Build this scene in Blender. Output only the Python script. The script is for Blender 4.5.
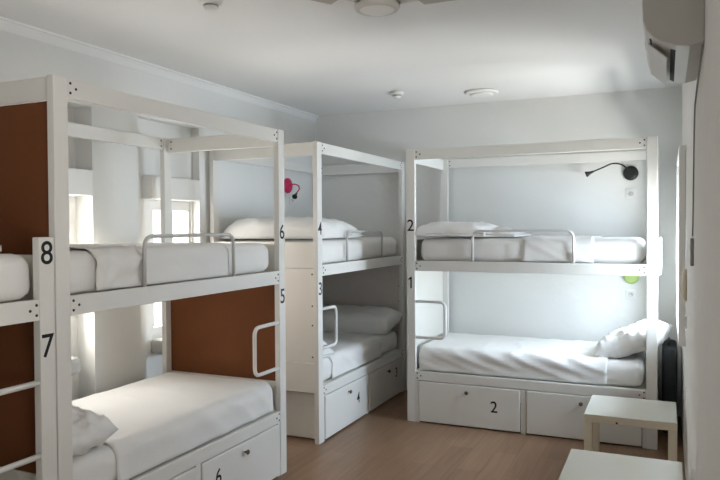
import bpy, bmesh, math, random
from mathutils import Vector, Matrix, noise
C = bpy.context
S = C.scene
for o in list(bpy.data.objects):
    bpy.data.objects.remove(o)
col = S.collection
R = math.radians

# ------------------------------------------------------------------ camera
CAM_H = 1.6752
def make_camera():
    f, yaw, pit, roll = 682.36, R(24.177), R(1.1145), R(-0.3691)
    r = Vector((math.cos(yaw), math.sin(yaw), 0))
    hf = Vector((-math.sin(yaw), math.cos(yaw), 0))
    fw = hf * math.cos(pit) + Vector((0, 0, -math.sin(pit)))
    up = hf * math.sin(pit) + Vector((0, 0, math.cos(pit)))
    r2 = r * math.cos(roll) + up * math.sin(roll)
    up2 = -r * math.sin(roll) + up * math.cos(roll)
    cd = bpy.data.cameras.new('camera')
    cd.sensor_width = 36
    cd.lens = f * 36 / 720
    cd.clip_start = 0.02
    c = bpy.data.objects.new('camera', cd)
    col.objects.link(c)
    m = Matrix((r2, up2, -fw)).transposed().to_4x4()
    m.translation = (0, 0, CAM_H)
    c.matrix_world = m
    S.camera = c
make_camera()

# ------------------------------------------------------------------ light, exposure
S.view_settings.view_transform = 'Standard'
S.view_settings.look = 'None'
S.view_settings.gamma = 1
S.view_settings.use_curve_mapping = False
S.view_settings.exposure = 0.22
w = bpy.data.worlds.new('daylight')
S.world = w
w.use_nodes = True
bg = w.node_tree.nodes['Background']
bg.inputs[0].default_value = (0.86, 0.94, 1.0, 1)
bg.inputs[1].default_value = 2.0

def area(name, loc, rot, sx, sy, power, color):
    d = bpy.data.lights.new(name, 'AREA')
    d.shape = 'RECTANGLE'
    d.size, d.size_y, d.energy, d.color = sx, sy, power, color
    o = bpy.data.objects.new(name, d)
    o.location = loc
    o.rotation_euler = rot
    col.objects.link(o)
    return o
# daylight arriving at each window, placed just outside its glass: sky light; the upward lamps are added fill to brighten the ceiling
area('daylight_right', (1.50, 5.60, 1.85), (0, R(77), 0), 1.9, 2.6, 450, (0.66, 0.82, 1.0))
area('ceiling_fill_right', (1.50, 5.40, 0.35), (0, R(122), 0), 1.6, 2.4, 250, (0.96, 0.98, 0.95))  # added fill lamp, aimed up to lift the ceiling
area('daylight_right_near', (0.42, 0.80, 1.50), (0, R(90), 0), 1.2, 0.9, 20, (1.0, 0.97, 0.93))
area('ceiling_fill_right_near', (0.62, 0.80, 0.75), (0, R(128), 0), 0.7, 0.9, 78, (1.0, 0.97, 0.92))  # added upward lamp, lightens the ceiling toward the near left
for yy in (3.02, 4.28):
    area('daylight_left', (-3.84, yy, 1.40), (0, R(-90), 0), 0.95, 0.5, 17, (1.0, 0.96, 0.90))
    area('ceiling_fill_left', (-4.02, yy, 0.85), (0, R(-128), 0), 0.7, 0.5, 10, (1.0, 0.97, 0.93))  # added upward fill behind each left window, for the ceiling

# ------------------------------------------------------------------ materials
def mat(name, rgb, rough=0.5, spec=0.5, bump=0.0, bscale=40.0, var=0.0, vscale=3.0, metal=0.0, stretch=None, sheen=0.0, crease=None):
    m = bpy.data.materials.new(name)
    m.use_nodes = True
    nt = m.node_tree
    b = nt.nodes['Principled BSDF']
    b.inputs['Base Color'].default_value = (*rgb, 1)
    b.inputs['Roughness'].default_value = rough
    b.inputs['Specular IOR Level'].default_value = spec
    b.inputs['Metallic'].default_value = metal
    if sheen:
        b.inputs['Sheen Weight'].default_value = sheen
    tc = nt.nodes.new('ShaderNodeTexCoord')
    vec = tc.outputs['Object']
    if stretch:
        mp = nt.nodes.new('ShaderNodeMapping')
        mp.inputs['Scale'].default_value = stretch
        nt.links.new(vec, mp.inputs[0])
        vec = mp.outputs[0]
    if bump:
        n = nt.nodes.new('ShaderNodeTexNoise')
        n.inputs['Scale'].default_value = bscale
        n.inputs['Detail'].default_value = 4
        nt.links.new(vec, n.inputs['Vector'])
        bp = nt.nodes.new('ShaderNodeBump')
        bp.inputs['Strength'].default_value = bump
        bp.inputs['Distance'].default_value = 0.01
        nt.links.new(n.outputs['Fac'], bp.inputs['Height'])
        nt.links.new(bp.outputs[0], b.inputs['Normal'])
    if crease:
        n2 = nt.nodes.new('ShaderNodeTexNoise')
        n2.noise_type = 'RIDGED_MULTIFRACTAL'
        n2.inputs['Scale'].default_value = crease[0]
        n2.inputs['Detail'].default_value = 3
        n2.inputs['Distortion'].default_value = 1.2
        nt.links.new(vec, n2.inputs['Vector'])
        b2 = nt.nodes.new('ShaderNodeBump')
        b2.inputs['Strength'].default_value = crease[1]
        b2.inputs['Distance'].default_value = 0.02
        nt.links.new(n2.outputs['Fac'], b2.inputs['Height'])
        nt.links.new(bp.outputs[0], b2.inputs['Normal'])
        nt.links.new(b2.outputs[0], b.inputs['Normal'])
    if var:
        n = nt.nodes.new('ShaderNodeTexNoise')
        n.inputs['Scale'].default_value = vscale
        n.inputs['Detail'].default_value = 3
        nt.links.new(vec, n.inputs['Vector'])
        mx = nt.nodes.new('ShaderNodeMix')
        mx.data_type = 'RGBA'
        mx.inputs['A'].default_value = (*[c * (1 - var) for c in rgb], 1)
        mx.inputs['B'].default_value = (*[min(1, c * (1 + var)) for c in rgb], 1)
        nt.links.new(n.outputs['Fac'], mx.inputs['Factor'])
        nt.links.new(mx.outputs['Result'], b.inputs['Base Color'])
    return m

M = {}
M['paint'] = mat('white_bed_paint', (0.80, 0.78, 0.735), 0.42, 0.4, 0.05, 60, 0.02, 2.0)
M['panel_white'] = mat('white_panel', (0.80, 0.77, 0.70), 0.5, 0.4, 0.02, 80)
M['brown'] = mat('brown_hardboard', (0.175, 0.062, 0.024), 0.7, 0.12, 0.06, 220, 0.06, 30)
M['panel_shaded'] = mat('shaded_white_panel', (0.74, 0.67, 0.62), 0.55, 0.3, 0.06, 220, 0.06, 30)  # white end panel, the shade it stands in mixed into its tone
M['wall'] = mat('wall_plaster', (0.81, 0.805, 0.775), 0.85, 0.2, 0.25, 14, 0.015, 2.0)
M['wallr'] = mat('rough_plaster', (0.78, 0.76, 0.72), 0.85, 0.2, 0.5, 10, 0.03, 3.0)
M['ceil'] = mat('ceiling_paint', (0.84, 0.835, 0.82), 0.9, 0.15, 0.12, 6, 0.01, 1.0)
M['sheet'] = mat('white_cotton', (0.85, 0.83, 0.80), 0.8, 0.2, 0.12, 35, 0.0, 3, sheen=0.15, crease=(3.0, 0.30))
M['pillowcase'] = mat('white_pillowcase', (0.85, 0.84, 0.82), 0.8, 0.2, 0.12, 35, 0.0, 3, sheen=0.15, crease=(5.0, 0.55))
M['duvet'] = mat('white_quilt', (0.86, 0.845, 0.82), 0.85, 0.2, 0.2, 22, 0.0, 3, sheen=0.15, crease=(4.5, 0.5))
M['mattress'] = mat('mattress_ticking', (0.78, 0.76, 0.73), 0.8, 0.2, 0.15, 120)
M['tube'] = mat('pale_grey_metal', (0.62, 0.61, 0.58), 0.35, 0.5)
M['tubew'] = mat('white_metal', (0.82, 0.80, 0.76), 0.35, 0.5)
M['black'] = mat('black_plastic', (0.012, 0.012, 0.013), 0.45, 0.4, 0.05, 90)
M['ink'] = mat('black_numeral', (0.012, 0.012, 0.014), 0.6, 0.3)
M['screw'] = mat('dark_screw', (0.02, 0.018, 0.016), 0.4, 0.5)
M['knob'] = mat('bronze_knob', (0.16, 0.12, 0.09), 0.35, 0.6, metal=0.7)
M['pink'] = mat('crimson_plastic', (0.62, 0.015, 0.10), 0.4, 0.5)
M['green'] = mat('lime_plastic', (0.46, 0.62, 0.20), 0.45, 0.5)
M['plastic'] = mat('white_plastic', (0.82, 0.81, 0.79), 0.35, 0.5)
M['ac'] = mat('aged_white_plastic', (0.66, 0.64, 0.60), 0.4, 0.5, 0.02, 50)
M['dark'] = mat('dark_grille', (0.03, 0.03, 0.03), 0.6, 0.3)
M['greyp'] = mat('grey_plastic', (0.30, 0.29, 0.27), 0.5, 0.4)
M['blade'] = mat('beige_fan_blade', (0.50, 0.46, 0.40), 0.5, 0.3, 0.03, 30)
M['lens'] = mat('frosted_lens', (0.86, 0.85, 0.82), 0.5, 0.4)
M['tan'] = mat('tan_plastic', (0.55, 0.47, 0.36), 0.5, 0.4)
M['frame'] = mat('window_frame_paint', (0.84, 0.83, 0.80), 0.4, 0.4)
M['sill'] = mat('stone_sill', (0.55, 0.54, 0.52), 0.6, 0.3, 0.1, 60, 0.05, 20)
M['table'] = mat('cream_table_side', (0.70, 0.63, 0.50), 0.4, 0.4, 0.02, 60, 0.03, 8)
M['tabletop'] = mat('cream_table_top', (0.66, 0.65, 0.58), 0.22, 0.5, 0.01, 60)

def glass_mat():
    m = bpy.data.materials.new('window_glass')
    m.use_nodes = True
    nt = m.node_tree
    for n in list(nt.nodes):
        nt.nodes.remove(n)
    out = nt.nodes.new('ShaderNodeOutputMaterial')
    mix = nt.nodes.new('ShaderNodeMixShader')
    tr = nt.nodes.new('ShaderNodeBsdfTransparent')
    gl = nt.nodes.new('ShaderNodeBsdfGlossy')
    gl.inputs['Roughness'].default_value = 0.02
    mix.inputs[0].default_value = 0.06
    nt.links.new(tr.outputs[0], mix.inputs[1])
    nt.links.new(gl.outputs[0], mix.inputs[2])
    nt.links.new(mix.outputs[0], out.inputs[0])
    return m
M['glass'] = glass_mat()

def floor_mat():
    m = bpy.data.materials.new('wood_laminate')
    m.use_nodes = True
    nt = m.node_tree
    b = nt.nodes['Principled BSDF']
    tc = nt.nodes.new('ShaderNodeTexCoord')
    sep = nt.nodes.new('ShaderNodeSeparateXYZ')
    nt.links.new(tc.outputs['Object'], sep.inputs[0])
    cmb = nt.nodes.new('ShaderNodeCombineXYZ')
    nt.links.new(sep.outputs['Y'], cmb.inputs['X'])
    nt.links.new(sep.outputs['X'], cmb.inputs['Y'])
    br = nt.nodes.new('ShaderNodeTexBrick')
    br.offset = 0.37
    br.inputs['Color1'].default_value = (0.225, 0.132, 0.078, 1)
    br.inputs['Color2'].default_value = (0.275, 0.165, 0.100, 1)
    br.inputs['Mortar'].default_value = (0.15, 0.085, 0.050, 1)
    br.inputs['Scale'].default_value = 1
    br.inputs['Mortar Size'].default_value = 0.0018
    br.inputs['Mortar Smooth'].default_value = 0.3
    br.inputs['Bias'].default_value = 0.0
    br.inputs['Brick Width'].default_value = 1.25
    br.inputs['Row Height'].default_value = 0.165
    nt.links.new(cmb.outputs[0], br.inputs['Vector'])
    mp = nt.nodes.new('ShaderNodeMapping')
    mp.inputs['Scale'].default_value = (1.2, 16, 1)
    nt.links.new(cmb.outputs[0], mp.inputs[0])
    n = nt.nodes.new('ShaderNodeTexNoise')
    n.inputs['Scale'].default_value = 1.6
    n.inputs['Detail'].default_value = 5
    n.inputs['Distortion'].default_value = 0.6
    nt.links.new(mp.outputs[0], n.inputs['Vector'])
    rmp = nt.nodes.new('ShaderNodeMapRange')
    rmp.inputs['From Min'].default_value = 0.3
    rmp.inputs['From Max'].default_value = 0.7
    rmp.inputs['To Min'].default_value = 0.86
    rmp.inputs['To Max'].default_value = 1.12
    nt.links.new(n.outputs['Fac'], rmp.inputs[0])
    mx = nt.nodes.new('ShaderNodeVectorMath')
    mx.operation = 'SCALE'
    nt.links.new(br.outputs['Color'], mx.inputs[0])
    nt.links.new(rmp.outputs[0], mx.inputs['Scale'])
    nt.links.new(mx.outputs[0], b.inputs['Base Color'])
    b.inputs['Roughness'].default_value = 0.38
    b.inputs['Specular IOR Level'].default_value = 0.4
    return m
M['floor'] = floor_mat()

# ------------------------------------------------------------------ mesh helpers
def box(bm, x0, x1, y0, y1, z0, z1, bev=0.003):
    t = bmesh.new()
    bmesh.ops.create_cube(t, size=1)
    for v in t.verts:
        v.co = Vector(((x0 + x1) / 2 + v.co.x * (x1 - x0), (y0 + y1) / 2 + v.co.y * (y1 - y0), (z0 + z1) / 2 + v.co.z * (z1 - z0)))
    if bev:
        b = min(bev, 0.45 * min(abs(x1 - x0), abs(y1 - y0), abs(z1 - z0)))
        bmesh.ops.bevel(t, geom=list(t.edges), offset=b, segments=2, affect='EDGES', profile=0.5)
    merge(bm, t)

def merge(bm, t):
    vm = [bm.verts.new(v.co) for v in t.verts]
    t.verts.index_update()
    for f in t.faces:
        try:
            nf = bm.faces.new([vm[v.index] for v in f.verts])
            nf.smooth = f.smooth
        except ValueError:
            pass
    t.free()

def fillet(pts, r, n=6):
    out = [Vector(pts[0])]
    for i in range(1, len(pts) - 1):
        p, a, b = Vector(pts[i]), Vector(pts[i - 1]), Vector(pts[i + 1])
        d1, d2 = (a - p).normalized(), (b - p).normalized()
        s, e = p + d1 * r, p + d2 * r
        for k in range(n + 1):
            t = k / n
            out.append(s * (1 - t) ** 2 + p * 2 * t * (1 - t) + e * t * t)
    out.append(Vector(pts[-1]))
    return out

def tube(bm, pts, r, n=12, cap=True):
    pts = [Vector(p) for p in pts]
    rs = r if isinstance(r, (list, tuple)) else [r] * len(pts)
    rings = []
    up = None
    for i, p in enumerate(pts):
        t = (pts[min(i + 1, len(pts) - 1)] - pts[max(i - 1, 0)]).normalized()
        if up is None:
            up = t.orthogonal().normalized()
        up = (up - t * up.dot(t)).normalized()
        sd = t.cross(up)
        rings.append([bm.verts.new(p + (up * math.cos(2 * math.pi * k / n) + sd * math.sin(2 * math.pi * k / n)) * rs[i]) for k in range(n)])
    for a, b in zip(rings, rings[1:]):
        for k in range(n):
            f = bm.faces.new((a[k], a[(k + 1) % n], b[(k + 1) % n], b[k]))
            f.smooth = True
    if cap:
        bm.faces.new(rings[0][::-1])
        bm.faces.new(rings[-1])

def lathe(bm, prof, center, axis='Z', n=32):
    # prof: list of (radius, height) along axis
    c = Vector(center)
    def P(r, h, a):
        x, y = r * math.cos(a), r * math.sin(a)
        return c + {'Z': Vector((x, y, h)), 'Y': Vector((x, h, y)), 'X': Vector((h, x, y))}[axis]
    rings = []
    for r, h in prof:
        if r < 1e-6:
            rings.append([bm.verts.new(P(0, h, 0))])
        else:
            rings.append([bm.verts.new(P(r, h, 2 * math.pi * k / n)) for k in range(n)])
    for a, b in zip(rings, rings[1:]):
        for k in range(n):
            q = [a[k % len(a)], a[(k + 1) % len(a)], b[(k + 1) % len(b)], b[k % len(b)]]
            q = [v for i, v in enumerate(q) if v not in q[:i]]
            if len(q) > 2:
                f = bm.faces.new(q)
                f.smooth = True

def obj(name, bm, m, parent=None, kind=None, label=None, smooth=None):
    bmesh.ops.recalc_face_normals(bm, faces=list(bm.faces))
    me = bpy.data.meshes.new(name)
    bm.to_mesh(me)
    bm.free()
    if smooth is not None:
        for p in me.polygons:
            p.use_smooth = smooth
    me.materials.append(M[m] if isinstance(m, str) else m)
    o = bpy.data.objects.new(name, me)
    col.objects.link(o)
    if parent:
        o.parent = parent
    if kind:
        o['kind'] = kind
    if label:
        o['label'] = label
    return o

def bx(name, dims, m, parent=None, bev=0.003, **k):
    bm = bmesh.new()
    box(bm, *dims, bev)
    return obj(name, bm, m, parent, **k)

def tag(o, label, cat, group=None):
    o['label'] = label
    o['category'] = cat
    if group:
        o['group'] = group
    return o

def thing(name, label, cat, loc=(0, 0, 0), rz=0.0, group=None):
    o = bpy.data.objects.new(name, None)
    o.empty_display_size = 0.1
    o.location = loc
    o.rotation_euler = (0, 0, rz)
    col.objects.link(o)
    return tag(o, label, cat, group)

def fbm(p, s, seed=0.0):
    q = Vector(p) * s + Vector((seed * 3.1, seed * 7.7, seed * 1.3))
    return noise.noise(q) * 0.6 + noise.noise(q * 2.1) * 0.28 + noise.noise(q * 4.3) * 0.12

def ridge(p, s, seed=0.0):
    q = Vector(p) * s + Vector((seed * 5.1, seed * 2.7, seed * 4.3))
    return max(0.0, 1 - abs(noise.noise(q)) * 2.4) ** 2

def lin(a, b, n):
    return [a + (b - a) * i / n for i in range(n + 1)]

def rounded(lo, hi, r, nx, ny, nz, disp=None):
    """closed rounded box with an even grid; disp(p, normal) -> offset along normal"""
    bm = bmesh.new()
    lo, hi = Vector(lo), Vector(hi)
    r = min(r, *(0.49 * (hi[i] - lo[i]) for i in range(3)))
    def axis(i, n):
        e = [lo[i] + r * (1 - math.cos(math.pi / 2 * k / 4)) for k in range(4)]
        mid = lin(lo[i] + r, hi[i] - r, n)
        return e + mid + [lo[i] + hi[i] - x for x in reversed(e)]
    ax = [axis(0, nx), axis(1, ny), axis(2, nz)]
    vs = {}
    def V(i, j, k):
        key = (i, j, k)
        if key not in vs:
            p = Vector((ax[0][i], ax[1][j], ax[2][k]))
            q = Vector([min(max(p[a], lo[a] + r), hi[a] - r) for a in range(3)])
            d = p - q
            nrm = d.normalized() if d.length > 1e-9 else Vector((0, 0, 1))
            pp = q + nrm * r if d.length > 1e-9 else p
            if disp:
                pp = pp + nrm * disp(pp, nrm)
            vs[key] = bm.verts.new(pp)
        return vs[key]
    n = [len(a) - 1 for a in ax]
    for a in range(3):
        b, c = (a + 1) % 3, (a + 2) % 3
        for side in (0, n[a]):
            for i in range(n[b]):
                for j in range(n[c]):
                    q = []
                    for di, dj in ((0, 0), (1, 0), (1, 1), (0, 1)):
                        ix = [0, 0, 0]
                        ix[a], ix[b], ix[c] = side, i + di, j + dj
                        q.append(V(*ix))
                    f = bm.faces.new(q)
                    f.smooth = True
    return bm

def pillow_bm(lx, ly, h, seed, nu=48, nv=48, crumple=1.0, pinch=0.07, flat=None, pw=3.2):
    bm = bmesh.new()
    rows = {}
    for s in (1, -1):
        for i in range(nu + 1):
            for j in range(nv + 1):
                u, v = -1 + 2 * i / nu, -1 + 2 * j / nv
                edge = i in (0, nu) or j in (0, nv)
                if edge and s == -1:
                    rows[(s, i, j)] = rows[(1, i, j)]
                    continue
                x = u * lx / 2 * (1 - pinch * (1 - abs(v) ** 3) * abs(u) ** 4)
                y = v * ly / 2 * (1 - pinch * (1 - abs(u) ** 3) * abs(v) ** 4)
                t = max(0, (1 - abs(u) ** pw)) ** 0.55 * max(0, (1 - abs(v) ** pw)) ** 0.55
                z = s * h / 2 * t
                p = Vector((x, y, z))
                k = fbm(p, 7, seed) * 0.028 * t ** 0.5
                rg = (ridge((x * 1.4, y * 0.8, s), 7, seed) * 0.013 + ridge((x, y * 1.5, s), 14, seed + 2) * 0.006) * min(1, 3 * t)
                z += s * (k + rg) * crumple
                if edge:
                    z += 0.012 * noise.noise(p * 9 + Vector((seed, 0, 0))) * crumple
                    x += 0.01 * noise.noise(p * 12 + Vector((0, seed, 0))) * crumple
                if flat is not None:
                    z = max(z, flat + 0.004 * noise.noise(p * 15))
                rows[(s, i, j)] = bm.verts.new((x, y, z))
    for s in (1, -1):
        for i in range(nu):
            for j in range(nv):
                q = [rows[(s, i, j)], rows[(s, i + 1, j)], rows[(s, i + 1, j + 1)], rows[(s, i, j + 1)]]
                f = bm.faces.new(q if s == 1 else q[::-1])
                f.smooth = True
    return bm

_ring = {}
def text_mesh(ch, height):
    c = bpy.data.curves.new('numeral', 'FONT')
    c.body = ch
    c.size = 1
    c.extrude = 0.004
    c.offset = 0.006
    t = bpy.data.objects.new('numeral', c)
    col.objects.link(t)
    C.view_layer.update()
    me = bpy.data.meshes.new_from_object(t.evaluated_get(C.evaluated_depsgraph_get()))
    bpy.data.objects.remove(t)
    xs = [v.co.x for v in me.vertices]
    ys = [v.co.y for v in me.vertices]
    cx, cy, k = (min(xs) + max(xs)) / 2, (min(ys) + max(ys)) / 2, height / (max(ys) - min(ys))
    for v in me.vertices:
        x, y, z = v.co
        v.co = ((x - cx) * k * 0.96, -z * 0.25, (y - cy) * k)
    if ch == '1':                       # a plain stem with a short slanted flag
        bm = bmesh.new()
        h, wd = height, height * 0.135
        q = [(-wd * 0.35, -h / 2), (wd * 0.65, -h / 2), (wd * 0.65, h / 2), (-wd * 0.15, h / 2), (-wd * 1.6, h * 0.33), (-wd * 1.6, h * 0.20), (-wd * 0.35, h * 0.31)]
        a = [bm.verts.new((x, -0.001, z)) for x, z in q]
        b = [bm.verts.new((x, 0.001, z)) for x, z in q]
        bm.faces.new(a)
        bm.faces.new(b[::-1])
        for i in range(len(q)):
            j = (i + 1) % len(q)
            bm.faces.new((a[i], b[i], b[j], a[j]))
        bmesh.ops.recalc_face_normals(bm, faces=list(bm.faces))
        bm.to_mesh(me)
        bm.free()
    me.materials.clear()
    me.materials.append(M['ink'])
    return me

def numeral(ch, x, y, z, h, parent):
    o = bpy.data.objects.new('numeral', text_mesh(ch, h))
    col.objects.link(o)
    o.parent = parent
    o.location = (x, y, z)
    o['label'] = 'black numeral ' + ch
    return o

def disc_mesh(r, d, m, name):
    bm = bmesh.new()
    lathe(bm, [(0, -d), (r * 0.7, -d), (r, -d * 0.5), (r, 0.002), (0, 0.002)], (0, 0, 0), 'Y', 12)
    bmesh.ops.recalc_face_normals(bm, faces=list(bm.faces))
    me = bpy.data.meshes.new(name)
    bm.to_mesh(me)
    bm.free()
    me.materials.append(M[m])
    return me
BOLT = disc_mesh(0.0062, 0.003, 'screw', 'bolt')
SCREW = disc_mesh(0.0068, 0.003, 'screw', 'screw')

def place(me, name, loc, rz, parent):
    o = bpy.data.objects.new(name, me)
    col.objects.link(o)
    o.parent = parent
    o.location = loc
    o.rotation_euler = (0, 0, rz)
    return o

# ------------------------------------------------------------------ the room
XL, XR, YB, YF, ZC = -3.46, 0.12, 6.55, -1.6, 2.87
XLR = -3.53       # plane of the shallow window recesses in the left wall
bx('floor', (XL - 0.35, XR + 0.3, YF - 0.2, YB + 0.2, -0.1, 0.0), 'floor', bev=0, kind='structure')
bx('ceiling', (XL - 0.35, XR + 0.3, YF - 0.2, YB + 0.2, ZC, ZC + 0.1), 'ceil', bev=0, kind='structure')
bx('wall_back', (XL - 0.35, XR + 0.3, YB, YB + 0.2, 0, ZC), 'wall', bev=0, kind='structure')

def wall_with_holes(name, axis, a0, a1, u0, u1, z0, z1, holes, m, extra=()):
    """a slab a0..a1 on `axis`, spanning u0..u1 along the other, with rectangular holes (u0,u1,z0,z1)"""
    bm = bmesh.new()
    us = sorted({u0, u1, *[h[0] for h in holes], *[h[1] for h in holes]})
    for ua, ub in zip(us, us[1:]):
        zs = [(z0, z1)]
        for h in holes:
            if h[0] <= ua + 1e-6 and h[1] >= ub - 1e-6:
                nz = []
                for q in zs:
                    if h[2] > q[0]:
                        nz.append((q[0], min(h[2], q[1])))
                    if h[3] < q[1]:
                        nz.append((max(h[3], q[0]), q[1]))
                zs = [q for q in nz if q[1] - q[0] > 1e-6]
        for za, zb in zs:
            if axis == 'X':
                box(bm, a0, a1, ua, ub, za, zb, 0)
            else:
                box(bm, ua, ub, a0, a1, za, zb, 0)
    for e in extra:
        box(bm, *e)
    bmesh.ops.remove_doubles(bm, verts=list(bm.verts), dist=1e-5)
    return obj(name, bm, m, kind='structure')

# left wall: two shallow recesses, each with a window under a roller shutter box
REC = [(2.70, 3.397, 2.48), (3.83, 4.53, 2.48)]
RX = [XL - 0.15, XLR]        # how far back each recess reaches
WIN = [(2.74, 3.29), (4.03, 4.515)]
WZ0, WZ1 = 0.86, 1.885
bm_l = bmesh.new()
for x0, x1, ya, yb, z0, z1 in [(RX[0] - 0.16, XL, YF - 0.2, REC[0][0], 0, ZC), (RX[0] - 0.16, XL, REC[0][1], REC[1][0], 0, ZC), (RX[0] - 0.16, XL, REC[1][1], YB, 0, ZC),
                               (RX[0] - 0.16, XL, REC[0][0], REC[0][1], 2.48, ZC), (RX[0] - 0.16, XL, REC[1][0], REC[1][1], 2.48, ZC)]:
    box(bm_l, x0, x1, ya, yb, z0, z1, 0)
for k in (0, 1):
    ra, rb = REC[k][:2]
    a, b = WIN[k]
    x0, x1 = RX[0] - 0.16, RX[k]
    for d in ((ra, a, 0, 2.48), (b, rb, 0, 2.48), (a, b, 0, WZ0), (a, b, WZ1, 2.48)):
        box(bm_l, x0, x1, *d, 0)
obj('wall_left', bm_l, 'wall', kind='structure')

def left_window(n, a, b, r0, r1, rx):
    t = bpy.data.objects.new('window_%d' % n, None)
    col.objects.link(t)
    t.location = (rx, (a + b) / 2, WZ0)
    t['kind'] = 'structure'
    ox, oy, oz = t.location
    def L(d):
        return (d[0] - ox, d[1] - ox, d[2] - oy, d[3] - oy, d[4] - oz, d[5] - oz)
    fx0, fx1 = rx - 0.07, rx - 0.015
    bm = bmesh.new()
    fw = 0.045
    box(bm, *L((fx0, fx1, a, b, WZ1 - 0.075, WZ1)), 0.004)
    box(bm, *L((fx0, fx1, a, b, WZ0, WZ0 + 0.06)), 0.004)
    box(bm, *L((fx0, fx1, a, a + fw, WZ0 + 0.06, WZ1 - 0.075)), 0.004)
    box(bm, *L((fx0, fx1, b - 0.025, b, WZ0 + 0.06, WZ1 - 0.075)), 0.004)
    mid = (a + b) / 2
    box(bm, *L((fx0, fx1, mid - 0.03, mid + 0.03, WZ0 + 0.06, WZ1 - 0.075)), 0.004)
    obj('window_frame', bm, 'frame', t)
    bx('window_pane', L((fx0 + 0.022, fx0 + 0.028, a + fw, mid - 0.03, WZ0 + 0.06, WZ1 - 0.075)), 'glass', t, 0)
    bx('window_pane', L((fx0 + 0.022, fx0 + 0.028, mid + 0.03, b - 0.025, WZ0 + 0.06, WZ1 - 0.075)), 'glass', t, 0)
    bx('shutter_box', L((rx + 0.001, XL + 0.02, r0 + 0.11, r1 - 0.012, WZ1 + 0.005, 2.06)), 'frame', t, 0.006)
    bx('window_sill', L((rx + 0.001, XL + (0.10 if n == 2 else 0.0), r0 + (0.17 if n == 2 else 0.02), b, 0.73, WZ0 - 0.015)), 'sill', t, 0.03)
left_window(1, *WIN[0], *REC[0][:2], RX[0])
left_window(2, *WIN[1], *REC[1][:2], RX[1])

# cornice where the left wall meets the ceiling
bm = bmesh.new()
prof = [(0, -0.062), (0.006, -0.062), (0.010, -0.052), (0.018, -0.032), (0.032, -0.016), (0.048, -0.010), (0.048, 0), (0, 0)]
va = [bm.verts.new((XL + x, YF, ZC + z)) for x, z in prof]
vb = [bm.verts.new((XL + x, YB, ZC + z)) for x, z in prof]
for i in range(len(prof)):
    j = (i + 1) % len(prof)
    bm.faces.new((va[i], va[j], vb[j], vb[i]))
bm.faces.new(va)
bm.faces.new(vb[::-1])
obj('trim_1', bm, 'ceil', kind='structure')

# right wall: a window beside the far bunk (an added, unseen shutter blocks its upper part) and one nearer, beside the camera
W3 = (5.02, 6.18, 0.92, 2.15)
W4 = (0.36, 1.24, 0.90, 2.10)
wall_with_holes('wall_right', 'X', XR, XR + 0.2, YF - 0.2, YB, 0, ZC, [W3, W4], 'wallr')
def right_window(n, hole, shutter):
    a, b, z0, z1 = hole
    oy = (a + b) / 2
    t = bpy.data.objects.new('window_%d' % n, None)
    col.objects.link(t)
    t['kind'] = 'structure'
    t.location = (XR, oy, z0)
    def L(d):
        return (d[0], d[1], d[2] - oy, d[3] - oy, d[4] - z0, d[5] - z0)
    bm = bmesh.new()
    p0 = -0.045 if shutter else -0.012
    for d in ((p0, -0.002, a - 0.05, a, z0 - 0.05, z1 + 0.05), (p0, -0.002, b, b + 0.05, z0 - 0.05, z1 + 0.05),
              (p0, -0.002, a, b, z1, z1 + 0.05), (p0, -0.002, a, b, z0 - 0.05, z0)):
        box(bm, *L(d), 0.004)
    obj('window_casing', bm, 'frame', t)
    bm = bmesh.new()
    X0, X1 = 0.06, 0.115
    m = (a + b) / 2
    for d in ((X0, X1, a, a + 0.05, z0, z1), (X0, X1, b - 0.05, b, z0, z1), (X0, X1, a + 0.05, b - 0.05, z1 - 0.05, z1), (X0, X1, a + 0.05, b - 0.05, z0, z0 + 0.05),
              (X0, X1, m - 0.035, m + 0.035, z0 + 0.05, z1 - 0.05)):
        box(bm, *L(d), 0.004)
    obj('window_frame', bm, 'frame', t)
    for ya, yb in ((a + 0.05, m - 0.035), (m + 0.035, b - 0.05)):
        bx('window_pane', L((X0 + 0.02, X0 + 0.026, ya, yb, z0 + 0.05, z1 - 0.05)), 'glass', t, 0)
    if shutter:
        bm = bmesh.new()
        z = z1
        while z > shutter + 0.01:
            box(bm, *L((0.150, 0.162, a + 0.005, b - 0.005, z - 0.048, z)), 0.004)
            z -= 0.050
        obj('blocking_shutter', bm, 'frame', t)  # unseen slats, added to keep light off the upper bunk wall
right_window(3, W3, 1.80)
right_window(4, W4, None)

# wall behind the camera
bx('wall_front', (XL - 0.35, XR + 0.3, YF - 0.2, YF, 0, ZC), 'wall', bev=0, kind='structure')

# ------------------------------------------------------------------ bunk beds
H, W, PW, PT = 2.33, 1.0, 0.077, 0.04
RT, RB = 1.382, 1.295          # bed rail of the upper bunk
TB = 2.243                     # underside of the top rails
BX = 0.437                     # top of the drawer box

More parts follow.
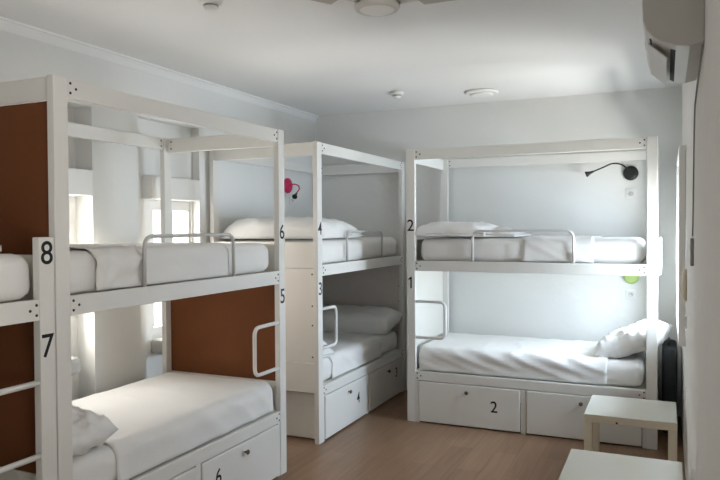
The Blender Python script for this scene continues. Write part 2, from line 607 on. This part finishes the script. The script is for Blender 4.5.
def bunk(label, loc, rz, L, numbers, loop_side, ends, canopy=True, drawer_nums=(None, None), guard=(0.555, 1.325)):
    t = thing('bunk_bed', label, 'bunk bed', loc, rz, 'white bunk beds')
    hp = H if canopy else 1.64
    posts = []
    for (x, y) in ((0, 0), (L - PW, 0), (0, W - PT), (L - PW, W - PT)):
        posts.append(bx('post', (x, x + PW, y, y + PT, 0, hp), 'paint', t, 0.004))
    def bolts(rail, y, zc, sgn=1):
        for side in (0, 1):
            for dx, dz in ((0.016, 0.021), (0.016, -0.021), (0.047, 0.0)):
                x = PW + dx if side == 0 else L - PW - dx
                place(BOLT, 'bolt', (x, y, zc + dz), 0, rail)
    if canopy:
        r = bx('top_rail', (PW + 0.001, L - PW - 0.001, 0.002, 0.030, TB, H - 0.002), 'paint', t)
        bolts(r, 0.002, (TB + H) / 2)
        r = bx('top_rail', (PW + 0.001, L - PW - 0.001, W - 0.030, W - 0.002, TB, H - 0.002), 'paint', t)
        for x in (PW + 0.02, L - PW - 0.02):
            for dz in (0.02, -0.02):
                place(BOLT, 'bolt', (x, W - 0.030, 2.287 + dz), 0, r)
        for x0 in (0.010, L - 0.036):
            r = bx('end_rail', (x0, x0 + 0.026, PT + 0.001, W - PT - 0.001, 2.225, H - 0.003), 'paint', t)
            if x0 > 1:
                for dz in (0.025, -0.025):
                    place(BOLT, 'bolt', (x0, W - PT - 0.03, 2.277 + dz), R(-90), r)
    r = bx('bed_rail', (PW + 0.001, L - PW - 0.001, 0.001, 0.030, RB, RT), 'paint', t)
    bolts(r, 0.001, (RB + RT) / 2)
    bx('bed_rail', (PW + 0.001, L - PW - 0.001, W - 0.030, W - 0.002, RB, RT), 'paint', t)
    bx('slat_base', (0.045, L - 0.045, 0.032, W - 0.032, RB + 0.035, RT - 0.008), 'panel_white', t)
    # drawer box
    r = bx('box_rail', (PW + 0.001, L - PW - 0.001, 0.002, 0.030, 0.36, BX), 'paint', t)
    bolts(r, 0.002, 0.40)
    bx('box_side', (PW + 0.001, L - PW - 0.001, W - 0.030, W - 0.004, 0.0, BX), 'paint', t)
    bx('slat_base', (0.045, L - 0.045, 0.032, W - 0.032, BX - 0.05, BX - 0.006), 'panel_white', t)
    for xa, xb in ((PW + 0.001, 0.104), (L - 0.104, L - PW - 0.001), (L / 2 - 0.021, L / 2 + 0.021)):
        bx('stile', (xa, xb, 0.006, 0.028, 0.0, 0.359), 'paint', t, 0.002)
    for i, (xa, xb) in enumerate(((0.108, L / 2 - 0.026), (L / 2 + 0.026, L - 0.108))):
        d = bx('drawer', (xa, xb, -0.003, 0.020, 0.012, 0.354), 'paint', t, 0.006)
        kx = xa + 0.42 if i == 0 else xa + 0.42
        bm = bmesh.new()
        lathe(bm, [(0, -0.030), (0.010, -0.030), (0.016, -0.024), (0.015, -0.017), (0.006, -0.012), (0.006, 0.002), (0.011, 0.0025), (0, 0.003)], (0, 0, 0), 'Y', 18)
        k = obj('knob', bm, 'knob', d)
        k.location = (kx, -0.003, 0.295)
        if drawer_nums[i]:
            ch, dx, dz = drawer_nums[i]
            numeral(ch, dx, -0.003, dz, 0.092, d)
    # ends
    for e, cfg in enumerate(ends):
        s = 1 if e == 0 else -1
        def ex(p, q):                                   # distance range from the outer face of this end
            return (p, q) if e == 0 else (L - q, L - p)
        ya, yb = PT + 0.001, W - PT - 0.001
        bx('foot_board', (*ex(0.085, 0.101), ya, yb, 0.012, 0.368), 'panel_white', t)
        bx('end_board', (*ex(0.008, 0.030), ya, yb, 0.392, 0.622), 'panel_white', t)
        lo, up, boards_out = cfg
        if lo:
            p = bx('end_panel', (*ex(0.014, 0.026), ya, yb, 0.624, 1.352), lo, t, 0.002)
        for z in (0.67, 0.915, 1.065, 1.31) if lo else ():
            for y in (PT + 0.018, W - PT - 0.018):
                place(SCREW, 'screw', (ex(0.014, 0.014)[0], y, z), R(-90) if e == 0 else R(90), p)
                if e == 1:
                    place(SCREW, 'screw', (ex(0.026, 0.026)[0], y, z), R(-90), p)
        if boards_out:
            bx('end_board', (*ex(-0.024, -0.001), 0.03, W - 0.01, 1.300, 1.575), 'paint', t, 0.012)
        else:
            bx('end_board', (*ex(0.008, 0.030), ya, yb, 1.355, 1.560), 'panel_white', t)
        if up and canopy:
            p = bx('end_panel', (*ex(0.014, 0.026), ya, yb, 1.562, 2.222), up, t, 0.002)
            for z in (1.62, 1.79, 1.95, 2.14):
                for y in (PT + 0.014, W - PT - 0.014):
                    place(SCREW, 'screw', (ex(0.014, 0.014)[0], y, z), R(-90), p)
    # guard rail on the upper bunk
    bm = bmesh.new()
    ga, gb = guard
    tube(bm, fillet([(ga, 0.014, RT - 0.004), (ga, 0.014, 1.634), (gb, 0.014, 1.634), (gb, 0.014, RT - 0.004)], 0.065, 8), 0.0105, 12)
    obj('guard_rail', bm, 'tube', t)
    # step loop on one front post
    if loop_side == 0:
        x0, x1 = PW - 0.002, PW + 0.262
    else:
        x0, x1 = L - PW + 0.002, L - PW - 0.285
    bm = bmesh.new()
    tube(bm, fillet([(x0, 0.016, 1.034), (x1, 0.016, 1.034), (x1, 0.016, 0.727), (x0, 0.016, 0.727)], 0.055, 8), 0.0125, 12)
    obj('step_loop', bm, 'tubew', t)
    pi, nums = numbers
    for ch, z in nums:
        px = PW / 2 if pi == 0 else L - PW / 2
        numeral(ch, px, 0.0, z, 0.098, posts[pi])
    return t

LA = 1.912
A0 = (-2.367, 2.114)
B0 = (-2.430, 4.623)
C0 = (-2.033, 5.500)
D0 = (-2.367, 2.107 - LA)
LC = 1.976
bunk('white bunk bed numbered 5 and 6 on its tall far post, with brown end panels', (*A0, 0), R(90), LA, (1, (('6', 1.645), ('5', 1.21))), 1,
     (('brown', 'brown', False), ('brown', None, False)), drawer_nums=(None, ('6', 1.13, 0.235)))
bunk('white bunk bed numbered 3 and 4, in the back left corner', (*B0, 0), R(90), LA, (0, (('4', 1.665), ('3', 1.20))), 0,
     (('panel_white', None, False), ('panel_shaded', None, False)), drawer_nums=(('4', 0.726, 0.20), ('3', 1.64, 0.24)))
bunk('white bunk bed numbered 1 and 2, standing along the back wall', (*C0, 0), 0, LC, (0, (('2', 1.685), ('1', 1.195))), 0,
     (('panel_white', None, False), (None, None, True)), drawer_nums=(('2', 0.753, 0.197), None), guard=(0.575, 1.375))
bunk('low-post white bunk bed numbered 7 and 8, cut by the left picture edge', (*D0, 0), R(90), LA, (1, (('8', 1.575), ('7', 1.185))), 1,
     (('brown', None, False), ('brown', None, False)), canopy=False)

# ------------------------------------------------------------------ bedding
def local_frame(o0, rz):
    return Matrix.Translation((*o0, 0)) @ Matrix.Rotation(rz, 4, 'Z')
FR = {'A': local_frame(A0, R(90)), 'B': local_frame(B0, R(90)), 'C': local_frame(C0, 0), 'D': local_frame(D0, R(90))}

def set_frame(o, bed, loc=(0, 0, 0), rot=(0, 0, 0)):
    m = FR[bed] @ Matrix.Translation(loc) @ Matrix.Rotation(rot[2], 4, 'Z') @ Matrix.Rotation(rot[1], 4, 'Y') @ Matrix.Rotation(rot[0], 4, 'X')
    o.matrix_world = m

MX0, MX1, MY0, MY1 = 0.085, 1.79, 0.045, 0.945
def mattress(bed, z0, label, seed, x0=MX0, x1=MX1, h=0.197):
    lx, ly = x1 - x0, MY1 - MY0
    def disp(p, n):
        d = 0.004 * fbm(p, 4, seed)
        if n.z < 0.5:
            d += 0.007 * ridge((p.x * 2.5, p.y * 2.5, p.z * 0.6), 3.0, seed)
        return d if n.z > -0.5 else 0.0
    bm = rounded((0, 0, 0), (lx, ly, h), 0.065, 50, 22, 4, disp)
    o = obj('mattress', bm, 'sheet')
    tag(o, label, 'mattress', 'mattresses in fitted white sheets')
    set_frame(o, bed, (x0, MY0, z0))
    return o

def top_sheet(bed, z0, xa, xb, label, seed, h=0.197, side=0.184, fold=0.011, diag=2.2, lift=0.0025, freq=3.4):
    """a flat sheet laid across the mattress and tucked down its front and back"""
    ztop = h
    ly = MY1 - MY0
    r = 0.066
    prof = []
    zb = max(h - side, 0.004)
    for z in lin(zb, ztop - r, 6):
        prof.append((-0.005, z, (-1, 0)))
    for k in range(1, 7):
        a = math.pi / 2 * k / 6
        prof.append((r - (r + 0.005) * math.cos(a), ztop - r + (r + 0.005) * math.sin(a), (-math.cos(a), math.sin(a))))
    for y in lin(r, ly - r, 26)[1:]:
        prof.append((y, ztop + 0.005, (0, 1)))
    for k in range(1, 7):
        a = math.pi / 2 * (1 - k / 6)
        prof.append((ly - r + (r + 0.005) * math.cos(a), ztop - r + (r + 0.005) * math.sin(a), (math.cos(a), math.sin(a))))
    for z in lin(ztop - r, zb, 4)[1:]:
        prof.append((ly + 0.005, z, (1, 0)))
    n = int((xb - xa) / 0.022)
    bm = bmesh.new()
    grid = []
    for i in range(n + 1):
        x = xa + (xb - xa) * i / n
        row = []
        for y, z, (ny, nz) in prof:
            p = Vector((x, y, z))
            # long shallow creases running out from the tucked corners, softer on the top
            cr = ridge((x * 1.2 + z * diag, y * 0.7, z * 0.6), freq, seed) * (fold if ny < -0.4 else fold * 0.4)
            d = lift + 0.5 * abs(fbm(p, 3.2, seed)) * fold * 0.8 + max(0, cr) * 0.9
            xx = x + 0.012 * noise.noise(Vector((0, y * 4, z * 9 + seed)))*(1 if i in (0, n) else 0)
            row.append(bm.verts.new((xx, y + ny * d, z + nz * d)))
        grid.append(row)
    for g, k in zip(grid, grid[1:]):
        for j in range(len(prof) - 1):
            f = bm.faces.new((g[j], g[j + 1], k[j + 1], k[j]))
            f.smooth = True
    # give the cloth its own thickness
    bmesh.ops.recalc_face_normals(bm, faces=list(bm.faces))
    o = obj('bed_sheet', bm, 'sheet')
    md = o.modifiers.new('thickness', 'SOLIDIFY')
    md.thickness = 0.0035
    md.offset = -1
    tag(o, label, 'bed sheet', 'flat white sheets over the mattresses')
    set_frame(o, bed, (0, MY0, z0))
    return o

ZU, ZL = RT - 0.007, BX - 0.005
mattress('A', ZU, 'white mattress on the top bunk of bed 6', 1, 0.06, 1.81)
mattress('A', ZL, 'white mattress on the bottom bunk of bed 5, below bunk 6', 2, 0.06)
mattress('B', ZU, 'white mattress on the top bunk of bed 4, mostly under the crumpled quilt', 3, 0.10, 1.83)
mattress('B', ZL, 'white mattress on the bottom bunk of bed 3, in shadow', 4, 0.10, 1.83)
mattress('C', ZU, 'white mattress on the top bunk of bed 2 along the back wall', 5, 0.10, 1.875)
mattress('C', ZL, 'white mattress on the bottom bunk of bed 1 along the back wall', 6, 0.085, 1.875)
mattress('D', ZU, 'mattress corner on the upper bunk 8 at the left edge', 7, 0.06, 1.855)
mattress('D', ZL, 'mattress on the lower bunk 7 behind the step loop', 8, 0.06, 1.795)
top_sheet('A', ZU, 0.25, 0.54, 'short wrinkled white sheet end at the near end of the mattress of bunk 6', 1.5, fold=0.028, diag=-0.55, lift=0.006, freq=8.0)
top_sheet('A', ZU, 0.555, 1.31, 'smooth white sheet behind the guard rail on the mattress of bunk 6', 6.5, fold=0.005, lift=0.004)
top_sheet('A', ZL, 0.37, 1.79, 'flat white sheet over the lower mattress of bunk 5', 2.5, fold=0.013, diag=1.2)
top_sheet('B', ZL, 0.30, 1.35, 'flat white sheet over the lower mattress of bunk 3', 3.5, fold=0.012)
top_sheet('C', ZU, 0.98, 1.52, 'creased white sheet end across the top mattress of bunk 2', 4.5, fold=0.014)
top_sheet('C', ZL, 0.10, 1.62, 'flat white sheet with long creases on the lower mattress of bunk 1', 5.5, fold=0.020, diag=3.6)

def pillow(bed, lx, ly, h, loc, rot, seed, label, crumple=1.0, pinch=0.07, flat=None, pw=3.2):
    o = obj('pillow', pillow_bm(lx, ly, h, seed, crumple=crumple, pinch=pinch, flat=flat, pw=pw), 'pillowcase')
    tag(o, label, 'pillow', 'white pillows')
    set_frame(o, bed, loc, rot)
    return o
TU, TL = ZU + 0.197, ZL + 0.197
pillow('A', 0.36, 0.78, 0.20, (0.225, 0.43, TL + 0.078), (0, 0, R(-2)), 1.2, 'crumpled white pillow at the near end of lower bunk 5', 1.9, 0.03, -0.068)
pillow('B', 0.42, 0.96, 0.21, (1.63, 0.475, TL + 0.105), (0, R(-13), 0), 2.2, 'long white pillow at the far shaded end of lower bunk 3', 0.7, 0.02, -0.09, 5.5)
pillow('C', 0.50, 0.70, 0.20, (1.80, 0.42, TL + 0.120), (0, R(-22), R(-10)), 3.2, 'white pillow on lower bunk 1 beside the right wall', 1.6, 0.08, -0.085)

def quilt(bed, loc, seed, label, heaps, name='folded_quilt'):
    """soft heaps of folded quilt; each is (x0, x1, y0, y1, z0, height, edge power, taper towards +x)"""
    bm = bmesh.new()
    for i, (x0, x1, y0, y1, z0, h, pw, taper) in enumerate(heaps):
        nx, ny = 40, 46
        top, bot = {}, {}
        for a in range(nx + 1):
            for b in range(ny + 1):
                # cosine spacing packs vertices near the rounded rim
                u, v = -math.cos(math.pi * a / nx), -math.cos(math.pi * b / ny)
                p = Vector(((u + 1) / 2 * (x1 - x0) + x0, (v + 1) / 2 * (y1 - y0) + y0, 0))
                rim = a in (0, nx) or b in (0, ny)
                t = (max(0, 1 - abs(u) ** pw) * max(0, 1 - abs(v) ** pw)) ** 0.45
                th = h * t * (1 - taper * ((u + 1) / 2) ** 1.6)
                q = p + Vector((0, 0, i * 3.7))
                th += t * (0.034 * fbm(q, 4.5, seed) + 0.013 * ridge(q, 6.0, seed) + 0.007 * ridge(q, 13.0, seed))
                wob = 0.022 * noise.noise(p * 6 + Vector((seed, i, 0)))
                p += Vector((wob * abs(u) ** 3 * (1 if u < 0 else -1), wob * abs(v) ** 3, 0))
                base = z0 + (0.022 + 0.012 * noise.noise(p * 14 + Vector((0, 0, seed)))) * (1 if rim else 0)
                if rim:
                    top[a, b] = bot[a, b] = bm.verts.new((p.x, p.y, base))
                else:
                    top[a, b] = bm.verts.new((p.x, p.y, z0 + max(th, 0.012)))
                    bot[a, b] = bm.verts.new((p.x, p.y, z0))
        for a in range(nx):
            for b in range(ny):
                for g, fl in ((top, 1), (bot, -1)):
                    f = bm.faces.new([g[a, b], g[a + 1, b], g[a + 1, b + 1], g[a, b + 1]][::fl])
                    f.smooth = True
    o = obj(name, bm, 'duvet')
    tag(o, label, 'quilt', 'folded white quilts')
    set_frame(o, bed, loc)
    return o
quilt('B', (0.09, 0.04, TU + 0.010), 1.1, 'big puffy white quilt heaped on the top bunk of bed 4',
      [(0.0, 0.88, 0.0, 0.93, 0.0, 0.175, 6.5, 0.30)])
quilt('C', (0.055, 0.0, TU + 0.010), 2.1, 'flat folded white quilt at the left end of top bunk 2',
      [(0.0, 0.62, 0.0, 0.90, 0.010, 0.105, 7.0, 0.15), (0.30, 0.84, 0.10, 0.90, 0.0, 0.060, 5.0, 0.25)])
quilt('B', (0.09, 0.04, TL + 0.008), 3.1, 'small crumpled white bundle at the near end of lower bunk 3',
      [(0.0, 0.26, 0.0, 0.40, 0.0, 0.10, 3.0, 0.0), (0.0, 0.20, 0.02, 0.30, 0.07, 0.10, 2.6, 0.0)], 'folded_blanket')
quilt('D', (1.34, 0.18, TU + 0.008), 4.1, 'white quilt edge on upper bunk 8 at the left picture border',
      [(0.0, 0.46, 0.0, 0.70, 0.0, 0.24, 4.0, 0.0)])

# ------------------------------------------------------------------ side tables
def side_table(label, x1, ya):
    s = 0.55
    t = thing('side_table', label, 'side table', (x1 - s, ya, 0), 0, 'cream side tables by the right wall')
    bx('table_apron', (0, s, 0, s, 0.400, 0.4485), 'table', t, 0.002)
    bx('table_top', (0.001, s - 0.001, 0.001, s - 0.001, 0.4486, 0.451), 'tabletop', t, 0.0008)
    for lx in (0, s - 0.05):
        for ly in (0, s - 0.05):
            bx('leg', (lx, lx + 0.05, ly, ly + 0.05, 0, 0.3995), 'table', t, 0.002)
    place(SCREW, 'screw', (0.20, 0.0, 0.412), 0, t)
    return t
side_table('cream square side table in front of the drawers of bunk 1', 0.064, 4.615)
side_table('nearer cream side table cut by the bottom picture edge', 0.077, 3.316)

# ------------------------------------------------------------------ reading lamps and outlets
def reading_lamp(label, loc, rz, m, arm_pts, r=0.064, mh=None):
    t = thing('reading_lamp', label, 'wall lamp', loc, rz, 'wall reading lamps of the bunks')
    bm = bmesh.new()
    lathe(bm, [(0, -0.034), (r * 0.55, -0.033), (r * 0.93, -0.026), (r, -0.018), (r, -0.001), (0, -0.001)], (0, 0, 0), 'Y', 36)
    obj('wall_base', bm, m, t)
    bm = bmesh.new()
    P = [Vector(p) for p in arm_pts]
    pts = []
    for i in range(len(P) - 1):                      # Catmull-Rom gooseneck
        p0, p1, p2, p3 = P[max(i - 1, 0)], P[i], P[i + 1], P[min(i + 2, len(P) - 1)]
        for k in range(8):
            s = k / 8
            pts.append(0.5 * ((2 * p1) + (p2 - p0) * s + (2 * p0 - 5 * p1 + 4 * p2 - p3) * s * s + (3 * p1 - p0 - 3 * p2 + p3) * s ** 3))
    pts.append(P[-1])
    tube(bm, pts, 0.0065, 10)
    obj('gooseneck', bm, m, t)
    bm = bmesh.new()
    d = (P[-1] - P[-2]).normalized()
    e = P[-1]
    tube(bm, [e - d * 0.012, e, e + d * 0.02, e + d * 0.055, e + d * 0.060], [0.009, 0.010, 0.013, 0.027, 0.026], 20)
    obj('lamp_head', bm, mh or m, t)
    return t
reading_lamp('black gooseneck reading lamp on the back wall over bunk 2', (-0.290, YB, 2.137), 0, 'black',
             [(-0.02, -0.03, 0.03), (-0.075, -0.06, 0.075), (-0.15, -0.08, 0.085), (-0.225, -0.085, 0.055), (-0.30, -0.085, 0.025), (-0.318, -0.085, 0.018)])
reading_lamp('lime green reading lamp on the back wall over lower bunk 1', (-0.282, YB, 1.215), 0, 'green',
             [(-0.0, -0.03, 0.03), (-0.04, -0.07, 0.09), (0.03, -0.09, 0.13), (0.06, -0.10, 0.10)])
reading_lamp('crimson reading lamp on the left wall above bunk 4', (XL, 5.93, 2.09), R(90), 'pink',
             [(0.0, -0.03, 0.0), (0.04, -0.06, 0.015), (0.075, -0.09, 0.0), (0.055, -0.11, -0.035), (0.0, -0.12, -0.065), (-0.03, -0.125, -0.085)], 0.075, 'black')

def outlet(label, loc, rz):
    t = thing('wall_outlet', label, 'outlet', loc, rz, 'white wall outlets')
    bx('cover_plate', (-0.042, 0.042, -0.010, -0.0005, -0.042, 0.042), 'plastic', t, 0.004)
    bm = bmesh.new()
    lathe(bm, [(0.021, -0.0115), (0.021, -0.013), (0.018, -0.013), (0.018, -0.0105), (0, -0.0104)], (0, 0, 0), 'Y', 24)
    obj('socket', bm, 'ac', t)
outlet('white wall outlet below the black reading lamp', (-0.289, YB, 1.954), 0)
outlet('white wall outlet below the green reading lamp', (-0.288, YB, 1.054), 0)
outlet('white wall outlet below the crimson reading lamp', (XL, 6.02, 1.945), R(90))
outlet('wall outlet low on the right wall beside the far side table', (XR, 5.12, 0.52), R(-90))

# ------------------------------------------------------------------ air conditioner on the right wall
def air_conditioner():
    y0, y1, zb = 2.66, 3.36, 2.31
    d, h = 0.20, 0.25
    t = thing('air_conditioner', 'white split air conditioner high on the right wall', 'air conditioner', (XR, y0, zb))
    L = y1 - y0
    # end profile in (-x, z): curved front, belly sloping back to the wall
    prof = [(0, 0.0), (-0.045, -0.010), (-0.09, -0.004), (-0.135, 0.014), (-0.165, 0.036), (-0.188, 0.066), (-0.198, 0.10), (-0.200, 0.16), (-0.196, 0.215), (-0.180, 0.242), (-0.15, h), (0, h)]
    bm = bmesh.new()
    rows = []
    for y, k in ((0, 0.985), (0.006, 1.0), (L - 0.006, 1.0), (L, 0.985)):
        rows.append([bm.verts.new((x * k - 0.001, y, 0.12 + (z - 0.12) * k)) for x, z in prof])
    for a, b in zip(rows, rows[1:]):
        for i in range(len(prof)):
            j = (i + 1) % len(prof)
            bm.faces.new((a[i], a[j], b[j], b[i]))
    bm.faces.new(rows[0])
    bm.faces.new(rows[-1][::-1])
    body = obj('body', bm, 'ac', t)
    # air outlet: dark slot and an open louver under the belly
    bm = bmesh.new()
    def quad_slab(pa, pb, y0, y1, th):
        (xa, za), (xb, zb_) = pa, pb
        n = Vector((-(zb_ - za), 0, xb - xa)).normalized() * th
        vs = []
        for y in (y0, y1):
            for q in ((xa, za), (xb, zb_)):
                vs.append(bm.verts.new((q[0], y, q[1])))
                vs.append(bm.verts.new((q[0] + n.x, y, q[1] + n.z)))
        for q in ((0, 1, 3, 2), (4, 6, 7, 5), (0, 4, 5, 1), (2, 3, 7, 6), (0, 2, 6, 4), (1, 5, 7, 3)):
            bm.faces.new([vs[i] for i in q])
    quad_slab((-0.178, 0.046), (-0.092, -0.007), 0.07, L - 0.05, 0.003)
    obj('air_outlet', bm, 'dark', t)
    bm = bmesh.new()
    quad_slab((-0.184, 0.034), (-0.120, -0.026), 0.09, L - 0.06, 0.004)
    obj('louver', bm, 'ac', t)
    bx('display_panel', (-0.2015, -0.1985, L * 0.55, L * 0.72, 0.11, 0.14), 'greyp', t, 0.001)
    return t
air_conditioner()
bm = bmesh.new()
pts = [(XR - 0.006, 2.67, 2.30), (XR - 0.006, 2.80, 2.285), (XR - 0.006, 3.10, 2.25), (XR - 0.006, 3.36, 2.20), (XR - 0.006, 3.46, 2.05), (XR - 0.006, 3.50, 1.88), (XR - 0.006, 3.55, 1.74), (XR - 0.006, 3.60, 1.62)]
tube(bm, pts, 0.0035, 8)
tag(obj('power_cable', bm, 'greyp'), 'thin dark cable hanging down the right wall from the air conditioner', 'cable')
t = thing('control_box', 'narrow grey control box at the lower end of the wall cable', 'control', (XR, 3.60, 1.545))
bx('housing', (-0.016, -0.001, -0.022, 0.022, -0.066, 0.066), 'greyp', t, 0.004)
bx('button', (-0.0185, -0.0155, -0.010, 0.010, 0.01, 0.035), 'ac', t, 0.001)
bm = bmesh.new()
t = thing('shutter_strap', 'beige shutter strap winder on the right wall near the window', 'strap winder', (XR, 4.80, 1.29))
bm = bmesh.new()
lathe(bm, [(0, -0.030), (0.035, -0.027), (0.05, -0.014), (0.052, -0.001), (0, -0.001)], (0, 0, 0), 'X', 24)
for v in bm.verts:
    v.co.z *= 2.0
obj('winder', bm, 'tan', t)
bx('strap', (-0.012, -0.009, -0.01, 0.01, 0.09, 0.86), 'tan', t, 0.0008)
t = thing('light_switch', 'small grey wall switch below the strap winder', 'switch', (XR, 4.78, 1.06))
bx('cover_plate', (-0.009, -0.0008, -0.04, 0.04, -0.04, 0.04), 'plastic', t, 0.003)
bx('rocker', (-0.013, -0.0085, -0.022, 0.022, -0.03, 0.03), 'greyp', t, 0.002)

# ------------------------------------------------------------------ ceiling fan and ceiling fittings
def ceiling_fan():
    cx, cy = -1.119, 2.683
    t = thing('ceiling_fan', 'beige ceiling fan with a round light below its hub', 'ceiling fan', (cx, cy, ZC))
    bm = bmesh.new()
    lathe(bm, [(0, -0.0005), (0.075, -0.0005), (0.075, -0.03), (0.05, -0.055), (0.016, -0.062), (0.016, -0.12), (0, -0.12)], (0, 0, 0), 'Z', 32)
    obj('mounting_cup', bm, 'plastic', t)
    bm = bmesh.new()
    lathe(bm, [(0, -0.115), (0.06, -0.12), (0.092, -0.14), (0.098, -0.175), (0.098, -0.215), (0.090, -0.232), (0, -0.232)], (0, 0, 0), 'Z', 36)
    obj('motor_housing', bm, 'ac', t)
    bm = bmesh.new()
    lathe(bm, [(0.080, -0.233), (0.096, -0.236), (0.097, -0.268), (0.090, -0.279), (0.074, -0.281)], (0, 0, 0), 'Z', 36)
    lathe(bm, [(0.0735, -0.278), (0.05, -0.286), (0, -0.288)], (0, 0, 0), 'Z', 36)
    lt = obj('light_ring', bm, 'ac', t)
    bm = bmesh.new()
    lathe(bm, [(0.0735, -0.280), (0.05, -0.289), (0, -0.291)], (0, 0, 0), 'Z', 36)
    obj('lens', bm, 'lens', lt)
    for ang in (0, 240, 300):
        bm = bmesh.new()
        a0, a1, wd = 0.19, 0.56, 0.065
        vs = []
        for z in (-0.262, -0.268):
            vs.append([bm.verts.new((x, y, z + (y * 0.08))) for x, y in ((a0, -wd), (a1 - 0.02, -wd * 1.1), (a1, -wd * 0.9), (a1, wd * 0.9), (a1 - 0.02, wd * 1.1), (a0, wd))])
        bm.faces.new(vs[0])
        bm.faces.new(vs[1][::-1])
        for i in range(6):
            j = (i + 1) % 6
            bm.faces.new((vs[0][i], vs[1][i], vs[1][j], vs[0][j]))
        b = obj('blade', bm, 'blade', t)
        b.rotation_euler = (0, 0, R(ang))
        bm = bmesh.new()
        box(bm, 0.085, 0.225, -0.016, 0.016, -0.262, -0.254, 0.002)
        box(bm, 0.085, 0.11, -0.016, 0.016, -0.262, -0.215, 0.002)
        obj('blade_bracket', bm, 'ac', b)
ceiling_fan()

def detector(name, label, x, y, r, h, cat, m='plastic'):
    t = thing(name, label, cat, (x, y, ZC))
    bm = bmesh.new()
    lathe(bm, [(0, -0.0005), (r, -0.0005), (r, -h * 0.35), (r * 0.9, -h * 0.5), (0, -h * 0.5)], (0, 0, 0), 'Z', 32)
    obj('base', bm, m, t)
    bm = bmesh.new()
    lathe(bm, [(r * 0.62, -h * 0.45), (r * 0.62, -h * 0.8), (r * 0.5, -h), (0, -h)], (0, 0, 0), 'Z', 28)
    obj('sensor', bm, m, t)
    bm = bmesh.new()
    lathe(bm, [(r * 0.63, -h * 0.55), (r * 0.645, -h * 0.55), (r * 0.645, -h * 0.72), (r * 0.63, -h * 0.72)], (0, 0, 0), 'Z', 28)
    obj('vent_slot', bm, 'greyp', t)
detector('smoke_detector', 'small white smoke detector on the ceiling toward the back left corner', -2.186, 5.692, 0.062, 0.055, 'smoke detector')
detector('smoke_detector', 'white ceiling detector cut by the top picture edge', -2.178, 2.964, 0.06, 0.055, 'smoke detector')
t = thing('ceiling_disc', 'wide flat white disc on the ceiling above bunk 2', 'ceiling disc', (-1.50, 6.0, ZC))
bm = bmesh.new()
lathe(bm, [(0, -0.0005), (0.15, -0.0005), (0.152, -0.012), (0.14, -0.022), (0.125, -0.024), (0, -0.024)], (0, 0, 0), 'Z', 40)
obj('rim', bm, 'plastic', t)
bm = bmesh.new()
lathe(bm, [(0.10, -0.0235), (0.10, -0.034), (0.085, -0.036), (0, -0.036)], (0, 0, 0), 'Z', 40)
obj('cover', bm, 'lens', t)

# ------------------------------------------------------------------ dark case-like shape in the gap between the bunk end and the right wall
t = thing('upright_shape', 'dark slate upright shape in the gap between bed 1 and the right wall', 'case', (0.022, 6.12, 0))
bm = rounded((-0.052, -0.27, 0.03), (0.060, 0.27, 0.70), 0.03, 3, 8, 10)
M['slate'] = mat('slate_fabric', (0.045, 0.050, 0.055), 0.7, 0.2, 0.1, 150)
obj('body', bm, 'slate', t)
bm = bmesh.new()
tube(bm, fillet([(0, -0.09, 0.695), (0, -0.09, 0.735), (0, 0.09, 0.735), (0, 0.09, 0.695)], 0.025, 5), 0.009, 10)
obj('carry_handle', bm, 'black', t)
for y in (-0.2, 0.2):
    bm = bmesh.new()
    lathe(bm, [(0, -0.012), (0.026, -0.012), (0.029, -0.006), (0.029, 0.006), (0.026, 0.012), (0, 0.012)], (0.004, y, 0.0295), 'X', 18)
    obj('wheel', bm, 'black', t)
